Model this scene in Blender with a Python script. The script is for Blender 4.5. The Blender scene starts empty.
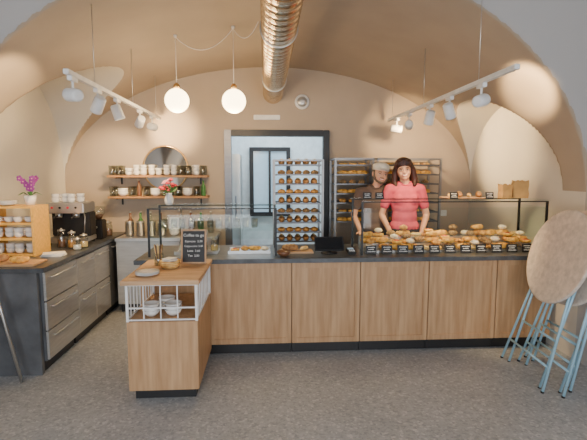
import bpy, bmesh, math, random
from mathutils import Vector, Matrix, Euler
random.seed(7)
C = bpy.context.scene.collection
pi = math.pi

# ---------------------------------------------------------------- materials
def M(name, col, rough=.5, metal=0, var=0.08, scale=12, stretch=(1,1,1), bump=0, emit=None, es=0, col2=None, detail=3, spec=None):
    m = bpy.data.materials.new(name); m.use_nodes = True
    nt = m.node_tree; b = nt.nodes['Principled BSDF']
    b.inputs['Roughness'].default_value = rough
    b.inputs['Metallic'].default_value = metal
    if spec is not None: b.inputs['Specular IOR Level'].default_value = spec
    tc = nt.nodes.new('ShaderNodeTexCoord'); mp = nt.nodes.new('ShaderNodeMapping')
    mp.inputs['Scale'].default_value = stretch
    nz = nt.nodes.new('ShaderNodeTexNoise'); nz.inputs['Scale'].default_value = scale; nz.inputs['Detail'].default_value = detail
    nt.links.new(tc.outputs['Object'], mp.inputs['Vector']); nt.links.new(mp.outputs['Vector'], nz.inputs['Vector'])
    rp = nt.nodes.new('ShaderNodeValToRGB')
    c1 = [max(0, c*(1-var)) for c in col]; c2 = [min(1, c*(1+var)) for c in col] if col2 is None else col2
    rp.color_ramp.elements[0].color = (*c1, 1); rp.color_ramp.elements[1].color = (*c2, 1)
    rp.color_ramp.elements[0].position = .32; rp.color_ramp.elements[1].position = .68
    nt.links.new(nz.outputs['Fac'], rp.inputs['Fac']); nt.links.new(rp.outputs['Color'], b.inputs['Base Color'])
    if bump:
        bp = nt.nodes.new('ShaderNodeBump'); bp.inputs['Strength'].default_value = bump; bp.inputs['Distance'].default_value = .01
        nt.links.new(nz.outputs['Fac'], bp.inputs['Height']); nt.links.new(bp.outputs['Normal'], b.inputs['Normal'])
    if emit:
        b.inputs['Emission Color'].default_value = (*emit, 1); b.inputs['Emission Strength'].default_value = es
    return m

def glassmat(name, tint=(.95,.98,.97), amt=.022):
    m = bpy.data.materials.new(name); m.use_nodes = True
    nt = m.node_tree; nt.nodes.clear()
    o = nt.nodes.new('ShaderNodeOutputMaterial'); mx = nt.nodes.new('ShaderNodeMixShader')
    t = nt.nodes.new('ShaderNodeBsdfTransparent'); g = nt.nodes.new('ShaderNodeBsdfGlossy')
    t.inputs['Color'].default_value = (*tint, 1); g.inputs['Roughness'].default_value = .05
    mx.inputs['Fac'].default_value = amt
    nt.links.new(t.outputs[0], mx.inputs[1]); nt.links.new(g.outputs[0], mx.inputs[2]); nt.links.new(mx.outputs[0], o.inputs['Surface'])
    return m

def floormat():
    m = M('stone_floor', (.3,.3,.3), .30, 0, .12, 3)
    nt = m.node_tree; b = nt.nodes['Principled BSDF']
    tc = nt.nodes.new('ShaderNodeTexCoord')
    v = nt.nodes.new('ShaderNodeTexVoronoi'); v.inputs['Scale'].default_value = 62
    n2 = nt.nodes.new('ShaderNodeTexNoise'); n2.inputs['Scale'].default_value = 24; n2.inputs['Detail'].default_value = 10; n2.inputs['Roughness'].default_value = .8
    n3 = nt.nodes.new('ShaderNodeTexNoise'); n3.inputs['Scale'].default_value = 2.2; n3.inputs['Detail'].default_value = 4
    for n in (v,n2,n3): nt.links.new(tc.outputs['Object'], n.inputs['Vector'])
    r = nt.nodes.new('ShaderNodeValToRGB')
    r.color_ramp.elements[0].color = (.25,.275,.30,1); r.color_ramp.elements[0].position = .36
    r.color_ramp.elements[1].color = (.52,.54,.565,1); r.color_ramp.elements[1].position = .64
    nt.links.new(n2.outputs['Fac'], r.inputs['Fac'])
    sep = nt.nodes.new('ShaderNodeSeparateColor'); nt.links.new(v.outputs['Color'], sep.inputs[0])
    r2 = nt.nodes.new('ShaderNodeValToRGB'); r2.color_ramp.interpolation = 'CONSTANT'
    r2.color_ramp.elements[0].color = (.22,.235,.26,1); r2.color_ramp.elements[1].color = (.68,.68,.67,1); r2.color_ramp.elements[1].position = .88
    e = r2.color_ramp.elements.new(.2); e.color = (.38,.40,.425,1)
    nt.links.new(sep.outputs[0], r2.inputs['Fac'])
    mx = nt.nodes.new('ShaderNodeMix'); mx.data_type = 'RGBA'; mx.inputs[0].default_value = .42
    nt.links.new(r.outputs['Color'], mx.inputs[6]); nt.links.new(r2.outputs['Color'], mx.inputs[7])
    r3 = nt.nodes.new('ShaderNodeValToRGB'); r3.color_ramp.elements[0].color = (.90,.90,.90,1); r3.color_ramp.elements[0].position = .35
    r3.color_ramp.elements[1].position = .65
    nt.links.new(n3.outputs['Fac'], r3.inputs['Fac'])
    m2 = nt.nodes.new('ShaderNodeMix'); m2.data_type = 'RGBA'; m2.blend_type = 'MULTIPLY'; m2.inputs[0].default_value = 1
    nt.links.new(mx.outputs[2], m2.inputs[6]); nt.links.new(r3.outputs['Color'], m2.inputs[7])
    nt.links.new(m2.outputs[2], b.inputs['Base Color'])
    return m

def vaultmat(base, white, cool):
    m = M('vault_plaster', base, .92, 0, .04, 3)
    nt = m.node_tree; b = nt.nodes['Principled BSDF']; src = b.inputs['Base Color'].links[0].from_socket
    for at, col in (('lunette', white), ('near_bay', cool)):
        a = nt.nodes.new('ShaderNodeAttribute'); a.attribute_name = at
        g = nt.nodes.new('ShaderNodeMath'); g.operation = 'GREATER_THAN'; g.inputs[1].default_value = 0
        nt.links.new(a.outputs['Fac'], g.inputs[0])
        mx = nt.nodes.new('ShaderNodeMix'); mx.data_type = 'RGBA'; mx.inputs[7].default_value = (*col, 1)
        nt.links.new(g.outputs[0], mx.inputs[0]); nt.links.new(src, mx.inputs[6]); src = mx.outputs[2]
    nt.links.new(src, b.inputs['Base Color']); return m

m_floor = floormat()
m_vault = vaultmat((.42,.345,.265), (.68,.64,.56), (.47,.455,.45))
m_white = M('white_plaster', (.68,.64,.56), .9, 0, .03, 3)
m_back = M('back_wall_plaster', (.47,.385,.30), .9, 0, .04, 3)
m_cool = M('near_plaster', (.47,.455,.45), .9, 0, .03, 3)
m_oak = M('oak', (.47,.265,.125), .5, 0, .10, 4, (7,7,.6), col2=(.58,.36,.195), detail=6)
m_oakh = M('oak_top', (.50,.29,.14), .42, 0, .12, 5, (.6,7,7), col2=(.62,.39,.21), detail=6)
m_pine = M('yellow_pine', (.80,.46,.10), .5, 0, .12, 6, (.8,6,6))
m_shelf = M('shelf_wood', (.42,.22,.09), .5, 0, .2, 8, (.8,6,6))
m_slate = M('slate_top', (.075,.082,.093), .33, 0, .3, 14, detail=8)
m_slate2 = M('slate_panel', (.095,.10,.11), .42, 0, .4, 4, detail=8)
m_black = M('black', (.012,.012,.014), .5)
m_blackm = M('black_metal', (.018,.018,.02), .4, .3)
m_steel = M('steel', (.60,.60,.59), .30, .9, .06, 4)
m_brush = M('brushed_steel', (.52,.515,.50), .32, .6, .08, 5, (1,1,10))
m_rack = M('rack_steel', (.30,.30,.31), .42, .8, .1, 5)
m_steeld = M('dark_steel', (.16,.16,.17), .38, .8, .1, 4, (1,1,8))
m_galv = M('galvanised', (.74,.60,.42), .24, 1, .12, 6)
m_whitep = M('white_paint', (.80,.80,.80), .4)
m_porc = M('porcelain', (.84,.83,.81), .2)
m_kick = M('kick', (.015,.015,.017), .4)
m_blue = M('pale_blue_metal', (.36,.60,.76), .35, .1)
m_laminate = M('table_laminate', (.68,.59,.51), .5, 0, .16, 24, detail=10)
m_glass = glassmat('glass')
m_jar = glassmat('glassware', (.84,.88,.88), .14)
m_globe = M('opal_glass', (.9,.85,.75), .3, emit=(1,.74,.38), es=11)
m_lens = M('lamp_lens', (.9,.85,.75), .3, emit=(1,.80,.5), es=18)
m_crust = M('bread_crust', (.50,.20,.04), .6, 0, .25, 25, col2=(.85,.46,.12), bump=.3)
m_crustd = M('dark_bread_crust', (.26,.11,.03), .7, 0, .3, 25, col2=(.55,.30,.12), bump=.3)
m_seed = M('seeded_crust', (.16,.075,.03), .8, 0, .3, 120, col2=(.55,.36,.17), bump=.5)
m_crois = M('croissant_crust', (.72,.31,.04), .5, 0, .22, 30, col2=(.98,.60,.14), bump=.2)
m_pale = M('pale_pastry', (.86,.56,.18), .6, 0, .15, 22, col2=(.98,.80,.38), bump=.2)
m_sugar = M('sugared_pastry', (.86,.70,.46), .8, 0, .15, 40, col2=(.95,.90,.80), bump=.2)
m_paper = M('kraft_paper', (.58,.34,.12), .8, 0, .15, 6, bump=.3)
m_wpaper = M('white_paper', (.85,.83,.79), .8)
m_skin = M('skin', (.68,.37,.25), .5, 0, .04, 10)
m_hairw = M('auburn_hair', (.045,.012,.009), .45, 0, .5, 60, (1,1,.2))
m_hairm = M('grey_brown_hair', (.14,.10,.07), .6, 0, .3, 60)
m_pink = M('pink_cloth', (.62,.09,.15), .85, 0, .10, 10, bump=.6)
m_dark = M('dark_brown_cloth', (.11,.075,.065), .85, 0, .1, 10, bump=.5)
m_jean = M('dark_trousers', (.03,.035,.06), .8)
m_beige = M('cream_cloth', (.78,.73,.63), .9, 0, .08, 20)
m_lip = M('lips', (.58,.13,.12), .4)
m_teeth = M('teeth', (.88,.86,.82), .3)
m_leaf = M('leaf_green', (.06,.20,.05), .5, 0, .3, 20)
m_purple = M('orchid_purple', (.36,.05,.36), .6)
m_red = M('flower_red', (.7,.03,.06), .5, 0, .2, 20)
m_pinkf = M('flower_pink', (.85,.4,.48), .5)
m_mirror = M('mirror_silver', (.62,.58,.52), .05, 1, .02)
m_brass = M('brass', (.65,.42,.18), .3, 1)
m_screen = M('dark_screen', (.01,.012,.015), .12)
m_kwall = M('kitchen_wall', (.66,.72,.74), .7)
m_kglass = M('kitchen_window_pane', (.25,.35,.42), .15, emit=(.5,.7,.85), es=.45)
m_chalk = M('chalk', (.85,.85,.83), .9)
m_cable = M('cable', (.75,.72,.68), .6)
m_brownc = M('brown_ceramic', (.18,.08,.04), .3)

# ---------------------------------------------------------------- builder
class B:
    def __init__(s, T=None):
        s.bm = bmesh.new(); s.mats = []; s.T = T or Matrix.Identity(4)
    def mi(s, m):
        if m not in s.mats: s.mats.append(m)
        return s.mats.index(m)
    def poly(s, vs, fs, m, smooth=False):
        k = s.mi(m); v = [s.bm.verts.new(s.T @ Vector(p)) for p in vs]; out = []
        for f in fs:
            try:
                fc = s.bm.faces.new([v[i] for i in f]); fc.material_index = k; fc.smooth = smooth; out.append(fc)
            except ValueError: pass
        return v, out
    def box(s, x0,x1,y0,y1,z0,z1, m, bev=0, R=None):
        vs = [(x,y,z) for z in (z0,z1) for y in (y0,y1) for x in (x0,x1)]
        if R is not None:
            c = Vector(((x0+x1)/2,(y0+y1)/2,(z0+z1)/2)); vs = [c + R @ (Vector(p)-c) for p in vs]
        v, f = s.poly(vs, [(0,2,3,1),(4,5,7,6),(0,1,5,4),(2,6,7,3),(0,4,6,2),(1,3,7,5)], m)
        if bev:
            e = list({e for x in f for e in x.edges})
            bmesh.ops.bevel(s.bm, geom=e, offset=bev, segments=2, affect='EDGES', material=-1)
        return s
    def lathe(s, prof, m, c=(0,0,0), seg=20, R=None, flat=False):
        c = Vector(c); vs = []; fs = []
        for r, z in prof:
            for i in range(seg):
                a = 2*pi*i/seg; p = Vector((r*math.cos(a), r*math.sin(a), z))
                if R is not None: p = R @ p
                vs.append(c+p)
        n = len(prof)
        for j in range(n-1):
            for i in range(seg):
                k = (i+1) % seg
                fs.append((j*seg+i, j*seg+k, (j+1)*seg+k, (j+1)*seg+i))
        fs.append(tuple(range(seg))[::-1]); fs.append(tuple((n-1)*seg+i for i in range(seg)))
        v, f = s.poly(vs, fs, m, not flat)
        f[-1].smooth = False; f[-2].smooth = False
        return s
    def ell(s, c, r, m, seg=14, R=None):
        if not isinstance(r, (tuple, list)): r = (r,r,r)
        c = Vector(c); rings = max(6, seg//2); vs = []; fs = []
        for j in range(1, rings):
            t = pi*j/rings
            for i in range(seg):
                a = 2*pi*i/seg
                p = Vector((r[0]*math.sin(t)*math.cos(a), r[1]*math.sin(t)*math.sin(a), r[2]*math.cos(t)))
                if R is not None: p = R @ p
                vs.append(c+p)
        tp = Vector((0,0,r[2])); bt = Vector((0,0,-r[2]))
        if R is not None: tp = R@tp; bt = R@bt
        vs += [c+tp, c+bt]; T = len(vs)-2
        for j in range(rings-2):
            for i in range(seg):
                k = (i+1)%seg
                fs.append((j*seg+i, (j+1)*seg+i, (j+1)*seg+k, j*seg+k))
        for i in range(seg):
            k = (i+1)%seg
            fs.append((T, i, k)); fs.append((T+1, (rings-2)*seg+k, (rings-2)*seg+i))
        s.poly(vs, fs, m, True); return s
    def tube(s, pts, r, m, seg=8, closed=False):
        pts = [Vector(p) for p in pts]; n = len(pts)
        rs = r if isinstance(r, (list,tuple)) else [r]*n
        vs = []; fs = []; up = None
        for i, p in enumerate(pts):
            if closed: t = pts[(i+1)%n]-pts[i-1]
            else: t = pts[min(i+1,n-1)]-pts[max(i-1,0)]
            t.normalize()
            if up is None:
                up = Vector((0,0,1)) if abs(t.z) < .9 else Vector((1,0,0))
            up = (up - t*up.dot(t)).normalized(); q = t.cross(up)
            for k in range(seg):
                a = 2*pi*k/seg; vs.append(p + (up*math.cos(a)+q*math.sin(a))*rs[i])
        for i in range(n if closed else n-1):
            j = (i+1)%n
            for k in range(seg):
                l = (k+1)%seg
                fs.append((i*seg+k, i*seg+l, j*seg+l, j*seg+k))
        if not closed:
            fs.append(tuple(range(seg))[::-1]); fs.append(tuple((n-1)*seg+k for k in range(seg)))
        s.poly(vs, fs, m, True); return s
    def cap(s, p0, p1, r0, r1, m, seg=12):
        p0 = Vector(p0); p1 = Vector(p1); d = (p1-p0); L = d.length
        R = d.to_track_quat('Z','Y').to_matrix()
        prof = []
        for i in range(5):
            a = -pi/2 + pi/2*i/4 ; prof.append((max(1e-4, r0*math.cos(a)), r0*math.sin(a)))
        for i in range(5):
            a = pi/2*i/4 ; prof.append((max(1e-4, r1*math.cos(a)), L + r1*math.sin(a)))
        return s.lathe(prof, m, p0, seg, R)
    def mesh(s, name):
        bmesh.ops.recalc_face_normals(s.bm, faces=s.bm.faces)
        me = bpy.data.meshes.new(name); s.bm.to_mesh(me); s.bm.free()
        for m in s.mats: me.materials.append(m)
        return me
    def obj(s, name, parent=None, loc=None, rot=None, **kw):
        return mk(name, s.mesh(name), parent, loc, rot, **kw)

def mk(name, me, parent=None, loc=None, rot=None, label=None, cat=None, group=None, kind=None):
    o = bpy.data.objects.new(name, me); C.objects.link(o)
    if parent: o.parent = parent
    if loc is not None: o.location = loc
    if rot is not None: o.rotation_euler = rot if isinstance(rot,(tuple,list,Euler)) else (0,0,rot)
    if label: o['label'] = label
    if cat: o['category'] = cat
    if group: o['group'] = group
    if kind: o['kind'] = kind
    return o
def thing(name, label, cat, loc=(0,0,0), rot=0, group=None):
    o = mk(name, None, None, loc, rot, label, cat, group); o.empty_display_size = .1; return o
def dup(o, loc, rot=0, label=None, sc=None):
    def cp(x, par):
        y = x.copy(); C.objects.link(y)
        if par: y.parent = par
        for ch in list(x.children): cp(ch, y)
        return y
    n = cp(o, None); n.location = loc
    n.rotation_euler = rot if isinstance(rot,(tuple,list)) else (0,0,rot)
    if label: n['label'] = label
    if sc: n.scale = (sc,sc,sc)
    return n
def evalmesh(o):
    dg = bpy.context.evaluated_depsgraph_get(); me = bpy.data.meshes.new_from_object(o.evaluated_get(dg)); return me
def text(s, size, mat, parent, loc, rot, name='lettering', align='CENTER'):
    cu = bpy.data.curves.new('t','FONT'); cu.body = s; cu.size = size; cu.extrude = .0008; cu.align_x = align; cu.align_y = 'CENTER'; cu.resolution_u = 2
    t = bpy.data.objects.new('t', cu); C.objects.link(t); me = evalmesh(t); bpy.data.objects.remove(t)
    me.materials.clear(); me.materials.append(mat)
    return mk(name, me, parent, loc, rot)
def blob(b, voxel, mat, smooth=3):
    me = b.mesh('tmp'); o = bpy.data.objects.new('tmp', me); C.objects.link(o)
    r = o.modifiers.new('r','REMESH'); r.mode = 'VOXEL'; r.voxel_size = voxel; r.use_smooth_shade = True
    s = o.modifiers.new('s','SMOOTH'); s.factor = .5; s.iterations = smooth
    n = evalmesh(o); bpy.data.objects.remove(o)
    n.materials.clear(); n.materials.append(mat)
    for p in n.polygons: p.material_index = 0
    return n

# ---------------------------------------------------------------- camera
cam = bpy.data.cameras.new('camera'); co = bpy.data.objects.new('camera', cam); C.objects.link(co)
cam.sensor_width = 36; cam.lens = 440/587*36; cam.clip_start = .05
co.location = (0,0,1.669); co.rotation_euler = (math.radians(83.8), 0, math.radians(-3.6))
bpy.context.scene.camera = co

# ---------------------------------------------------------------- room shell
CX, HW, SP, YB, YF = .1, 2.65, 1.5, 5.8, -1.6
XL, XR = CX-HW, CX+HW
def zm(x, Y):
    return SP + (1.5+.08*(5.8-max(Y,2.5)))*math.sqrt(max(0, 1-((x-CX)/HW)**2))
def lunA(Y, x):
    t = (Y-4.87)/.93; r = 1.25 if x < CX else .95
    return SP + r*(math.sqrt(1-t*t) if abs(t) < 1 else -(abs(t)-1)*2)
def lunB(Y):
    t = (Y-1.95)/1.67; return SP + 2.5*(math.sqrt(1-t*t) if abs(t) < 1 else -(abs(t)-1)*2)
def zA(Y, x=-1): return lunA(Y, x)
def zB(Y): return lunB(Y)
nx = 150; ny = 296
xs = [CX-HW*math.cos(pi*i/nx) for i in range(nx+1)]; ys = [YF+(YB-YF)*j/ny for j in range(ny+1)]
me = bpy.data.meshes.new('ceiling'); vs = []; fs = []; dA = []; dB = []
for Y in ys:
    for x in xs:
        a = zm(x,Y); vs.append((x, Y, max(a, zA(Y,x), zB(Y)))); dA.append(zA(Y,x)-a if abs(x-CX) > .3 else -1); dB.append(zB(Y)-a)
for j in range(ny):
    for i in range(nx):
        fs.append((j*(nx+1)+i, j*(nx+1)+i+1, (j+1)*(nx+1)+i+1, (j+1)*(nx+1)+i))
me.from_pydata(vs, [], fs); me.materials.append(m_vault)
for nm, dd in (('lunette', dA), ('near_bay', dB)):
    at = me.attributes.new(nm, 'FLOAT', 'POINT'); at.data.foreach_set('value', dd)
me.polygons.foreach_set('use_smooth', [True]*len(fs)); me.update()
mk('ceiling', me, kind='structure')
for nm, X in (('wall_left', XL), ('wall_right', XR)):
    b = B()
    for j in range(ny):
        y0, y1 = ys[j], ys[j+1]
        z0 = max(SP, zA(y0,X), zB(y0)); z1 = max(SP, zA(y1,X), zB(y1))
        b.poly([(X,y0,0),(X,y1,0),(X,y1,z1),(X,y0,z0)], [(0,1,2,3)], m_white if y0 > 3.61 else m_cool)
    b.obj(nm, kind='structure')
OX0, OX1, OZ = -.47, .78, 2.17
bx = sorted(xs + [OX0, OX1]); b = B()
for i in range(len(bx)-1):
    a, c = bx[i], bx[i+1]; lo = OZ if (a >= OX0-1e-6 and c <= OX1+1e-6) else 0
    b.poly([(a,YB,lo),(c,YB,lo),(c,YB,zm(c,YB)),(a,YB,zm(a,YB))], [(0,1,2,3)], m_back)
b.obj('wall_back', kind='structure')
B().box(-2.9,3.1,YF-.1,8,-.1,0,m_floor).obj('floor', kind='structure')
B().box(-1.0,2.6,4.72,5.15,.0,.10,m_kick).obj('floor_platform', kind='structure')
b = B()
y0, y1 = YF-.12, YF
for x0,x1,z0,z1 in ((-2.6,-2.2,0,4.1),(-.25,.45,0,4.1),(2.4,2.8,0,4.1),(-2.2,-.25,2.6,4.1),(.45,2.4,2.6,4.1),(-2.2,-.25,0,.35),(.45,2.4,0,.35)):
    b.box(x0,x1,y0,y1,z0,z1,m_white)
b.obj('wall_front', kind='structure')
for x0,x1 in ((-2.2,-.25),(.45,2.4)):
    b = B(); w = .06
    b.box(x0,x0+w,y0,y1,.35,2.6,m_blackm).box(x1-w,x1,y0,y1,.35,2.6,m_blackm).box(x0+w,x1-w,y0,y1,.35,.41,m_blackm).box(x0+w,x1-w,y0,y1,2.54,2.6,m_blackm)
    b.box((x0+x1)/2-.03,(x0+x1)/2+.03,y0,y1,.41,2.54,m_blackm)
    b.obj('window_%d' % (1 if x0 < 0 else 2), kind='structure')
# kitchen beyond
b = B()
b.box(-1.25,-1.2,5.82,7.8,0,2.7,m_kwall).box(1.7,1.75,5.82,7.8,0,2.7,m_kwall).box(-1.25,1.75,5.82,7.8,2.7,2.75,m_kwall)
b.box(-1.25,OX0-.06,5.81,5.84,0,2.7,m_kwall).box(OX1+.06,1.75,5.81,5.84,0,2.7,m_kwall)
b.obj('wall_kitchen', kind='structure')
B().box(-1.25,1.75,7.8,7.85,0,2.75,m_kwall).obj('wall_kitchen_back', kind='structure')
b = B()
b.box(OX0-.06,OX0+.03,5.74,5.86,0,OZ+.04,m_steeld,.005).box(OX1-.03,OX1+.05,5.74,5.86,0,OZ+.04,m_blackm,.005).box(OX0+.03,OX1-.03,5.74,5.86,OZ-.04,OZ+.04,m_blackm,.005)
b.obj('trim_1', kind='structure')
b = B()
b.box(-.28,-.21,7.72,7.8,.9,2.1,m_blackm).box(.36,.43,7.72,7.8,.9,2.1,m_blackm).box(-.21,.36,7.72,7.8,2.03,2.1,m_blackm).box(-.21,.36,7.72,7.8,.9,.97,m_blackm).box(.05,.09,7.72,7.8,.97,2.03,m_blackm)
b.box(-.21,.36,7.76,7.78,.97,2.03,m_kglass)
b.obj('window_3', kind='structure')

b = thing('kitchen_cabinet','stainless steel upright cabinet in the adjoining kitchen','cabinet',(-.75,7.3,0))
B().box(-.35,.35,-.3,.3,.1,1.95,m_steel,.01).obj('body', b)
B().box(-.34,.34,-.325,-.3,.12,1.93,m_steel,.008).obj('door', b)
B().tube([(.28,-.36,.9),(.28,-.36,1.3)],.01,m_steeld).obj('handle', b)
B().box(-.33,.33,-.28,.28,0,.1,m_black).obj('toe_kick', b)

# ---------------------------------------------------------------- main counter
def cabinet(x0, x1, yf, yb, name='counter_cabinet', label='oak shop-counter cabinet with framed front panel and black plinth'):
    w = x1-x0; t = thing(name, label, 'counter', ((x0+x1)/2, yf, 0), group='oak counter cabinets')
    h = w/2
    B().box(-h+.002,h-.002,.021,yb-yf,.1,.86,m_oak).obj('body', t)
    B().box(-h+.002,h-.002,.05,yb-yf-.02,0,.1,m_kick).obj('toe_kick', t)
    b = B(); g = .004; f = .05
    b.box(-h+g,-h+f,0,.02,.105,.855,m_oak,.002).box(h-f,h-g,0,.02,.105,.855,m_oak,.002)
    b.box(-h+f,h-f,0,.02,.105,.155,m_oak,.002).box(-h+f,h-f,0,.02,.805,.855,m_oak,.002).box(-h+f,h-f,.009,.02,.155,.805,m_oak)
    b.obj('front_panel', t)
    return t
for x0,x1 in ((-1.12,-.53),(-.53,.23),(.23,.86),(.86,1.50),(1.50,2.15),(2.15,2.70)):
    cabinet(x0,x1,3.90,4.60)
B().box(-1.16,2.73,3.865,4.66,.86,.90,m_slate,.004).obj('counter_worktop', label='long dark slate worktop on the oak shop counter', cat='worktop')

# front unit
u = thing('serving_unit','oak end unit with white barred crockery compartment below its top','cabinet',(-.75,3.12,0))
B().box(-.25,.25,.02,.76,.08,.60,m_oak,.003).obj('body', u)
B().box(-.22,.22,.05,.74,0,.08,m_kick).obj('toe_kick', u)
B().box(-.252,.252,0,.02,.082,.60,m_oak,.003).obj('front_panel', u)
b = B()
for x in (-.245,.245):
    for y in (.012,.745): b.box(x-.009,x+.009,y-.009,y+.009,.60,.875,m_whitep)
for x in (-.13,-.01,.11):
    b.box(x-.004,x+.004,.008,.016,.62,.86,m_whitep)
for z in (.612,.70,.868): b.box(-.236,.236,.004,.020,z-.005,z+.005,m_whitep)
for z in (.612,.868):
    for x in (-.245,.245): b.box(x-.005,x+.005,.021,.736,z-.005,z+.005,m_whitep)
for i in range(1,9):
    for x in (-.245,.245): b.box(x-.0035,x+.0035,.012+.0815*i-.0035,.012+.0815*i+.0035,.618,.862,m_whitep)
b.obj('rail', u, label='white metal bars')
B().box(-.275,.275,-.04,.735,.877,.91,m_oakh,.004).obj('worktop', u)

# ---------------------------------------------------------------- display cases
def case(x0, x1, y0, y1, zt, label, mid=None):
    t = thing('display_case', label, 'display case', ((x0+x1)/2,(y0+y1)/2,.90))
    w = (x1-x0)/2; d = (y1-y0)/2; h = zt-.9
    for sx in (-1,1):
        for sy in (-1,1):
            B().box(sx*w-.009,sx*w+.009,sy*d-.009,sy*d+.009,0,h-.012,m_blackm).obj('post', t)
    B().box(-w-.02,w+.02,-d-.02,d+.02,h-.010,h,m_glass).obj('glass_top', t)
    B().box(-w+.012,w-.012,-d-.003,-d+.003,.16,h-.07,m_glass).obj('glass_front', t)
    for sx in (-1,1): B().box(sx*w-.003,sx*w+.003,-d+.012,d-.012,.03,h-.07,m_glass).obj('glass_side', t)
    for sy in (-1,1): B().box(-w+.012,w-.012,sy*d-.005,sy*d+.005,h-.021,h-.011,m_blackm).obj('top_rail', t)
    if mid: B().box(-w+.012,w-.012,-d+.02,d-.012,mid-.9-.008,mid-.9,m_glass).obj('glass_shelf', t)
    return t
case(-1.06,.09,4.02,4.46,1.355,'black-framed glass display case with upper glass shelf on the counter',1.14)
case(.89,2.66,4.00,4.46,1.41,'long black-framed glass pastry display case on the counter')

# ---------------------------------------------------------------- baked goods
def mesh_croissant():
    b = B(); pts = []; rs = []; n = 26
    for i in range(n+1):
        t = i/n; a = math.radians(-105 + 210*t) - pi/2
        pts.append((.052*math.cos(a)*1.15, .05+.045*math.sin(a), .030)); e = math.sin(pi*t)**.7
        rs.append(.004 + .026*e*(1+.13*math.cos(t*n*pi*.5)))
    b.tube(pts, rs, m_crois, 10); return b.mesh('croissant')
def mesh_roll(m1, m2, name):
    b = B(); b.ell((0,0,.030),(.048,.048,.030), m1, 16)
    for a in (0,pi/2): b.tube([(math.cos(a)*r, math.sin(a)*r, .0605-abs(r)*.35) for r in (-.03,-.015,0,.015,.03)], .004, m2, 6)
    return b.mesh(name)
def mesh_long():
    b = B(); n = 14
    b.tube([((i/n-.5)*.17,0,.027) for i in range(n+1)], [.004+.023*math.sin(pi*i/n)**.45 for i in range(n+1)], m_pale, 10)
    for k in range(4):
        x = -.05+.033*k; b.tube([(x-.01,-.012,.049),(x,0,.0525),(x+.01,.012,.049)], .004, m_crust, 6)
    return b.mesh('baguette_roll')
def mesh_loaf():
    b = B(); n = 12
    b.tube([((i/n-.5)*.20,0,.038) for i in range(n+1)], [.01+.03*math.sin(pi*i/n)**.4 for i in range(n+1)], m_crustd, 12)
    for k in range(3):
        x = -.045+.045*k; b.tube([(x-.012,-.016,.073),(x,0,.078),(x+.012,.016,.073)], .004, m_pale, 6)
    return b.mesh('bread_loaf')
def mesh_pretzel():
    b = B()
    b.tube([(.03,.015,.026),(.012,-.012,.026),(-.01,-.03,.024)]+[(.062*math.cos(math.radians(a)), .046*math.sin(math.radians(a)), .013) for a in range(215,-40,-15)]+[(.01,-.03,.024),(-.012,-.012,.030),(-.03,.015,.026)], .012, m_crust, 8)
    return b.mesh('pretzel')
def mesh_danish():
    b = B()
    b.lathe([(.001,0),(.048,0),(.055,.014),(.052,.030),(.036,.034),(.030,.026),(.001,.026)], m_crois, (0,0,0), 16)
    b.tube([(.003*k*math.cos(k*.7), .003*k*math.sin(k*.7), .030) for k in range(1,14)], .004, m_red, 6)
    return b.mesh('danish_pastry')
def mesh_doughnut():
    b = B(); b.ell((0,0,.028),(.046,.046,.028), m_sugar, 16)
    b.tube([(.0455*math.cos(a*pi/10),.0455*math.sin(a*pi/10),.026) for a in range(20)], .0035, m_pale, 6, True)
    return b.mesh('sugared_bun')
PM = {'croissant':mesh_croissant(),'bread_roll':mesh_roll(m_crust,m_pale,'bread_roll'),'seeded_roll':mesh_roll(m_seed,m_crust,'seeded_roll'),'sugared_bun':mesh_doughnut(),'baguette_roll':mesh_long(),'bread_loaf':mesh_loaf(),'pretzel':mesh_pretzel(),'danish_pastry':mesh_danish()}
LB = {'croissant':'golden curved butter croissant','bread_roll':'round crusty bread roll with scored top','seeded_roll':'dark seeded bread roll','sugared_bun':'round sugar-dusted bun','baguette_roll':'long pale scored bread roll','bread_loaf':'dark crusty bread loaf','pretzel':'brown twisted soft pretzel','danish_pastry':'round golden pastry with red jam swirl'}
def pastry(k, loc, rot=0, where='in the display', sc=1):
    o = mk(k, PM[k], None, loc, rot, LB[k]+' '+where, 'pastry' if k in('croissant','danish_pastry','pretzel','sugared_bun') else 'bread', k.replace('_',' ')+'s '+where)
    o.scale = (sc,sc,sc); return o

b = B()
b.box(-.84,.84,-.16,-.055,0,.02,m_steel).box(-.84,.84,-.054,.05,0,.07,m_steel).box(-.84,.84,.051,.165,0,.12,m_steel)
b.obj('display_riser', loc=(1.79,4.27,.90), label='stepped stainless steel riser holding pastries', cat='display stand')
HZ = {'croissant':.060,'bread_roll':.061,'seeded_roll':.061,'sugared_bun':.057,'baguette_roll':.037,'pretzel':.040,'danish_pastry':.035}
kinds = ['sugared_bun','bread_roll','croissant','croissant','baguette_roll','danish_pastry','seeded_roll','croissant','baguette_roll','pretzel','croissant','seeded_roll']
for r,(yy,zz) in enumerate(((4.162,.921),(4.268,.971),(4.378,1.021))):
    for c in range(13):
        k = kinds[(c+r*2)%12]; x = 1.01+c*.130
        rot = random.uniform(-.2,.2) if k not in ('baguette_roll',) else random.uniform(-.1,.1)
        y = yy-(.02 if k == 'croissant' else 0)
        pastry(k, (x,y,zz), rot, 'in the display', .70 if k=='baguette_roll' else 1)
        if r < 2 and c%3 != 1 or r==2 and c%2==1:
            k2 = ['bread_roll','croissant','danish_pastry','sugared_bun','seeded_roll'][(c+r)%5]
            pastry(k2, (x,yy-(.02 if k2=='croissant' else 0),zz+HZ[k]), rot+.3, 'in the display', .9)

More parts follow.
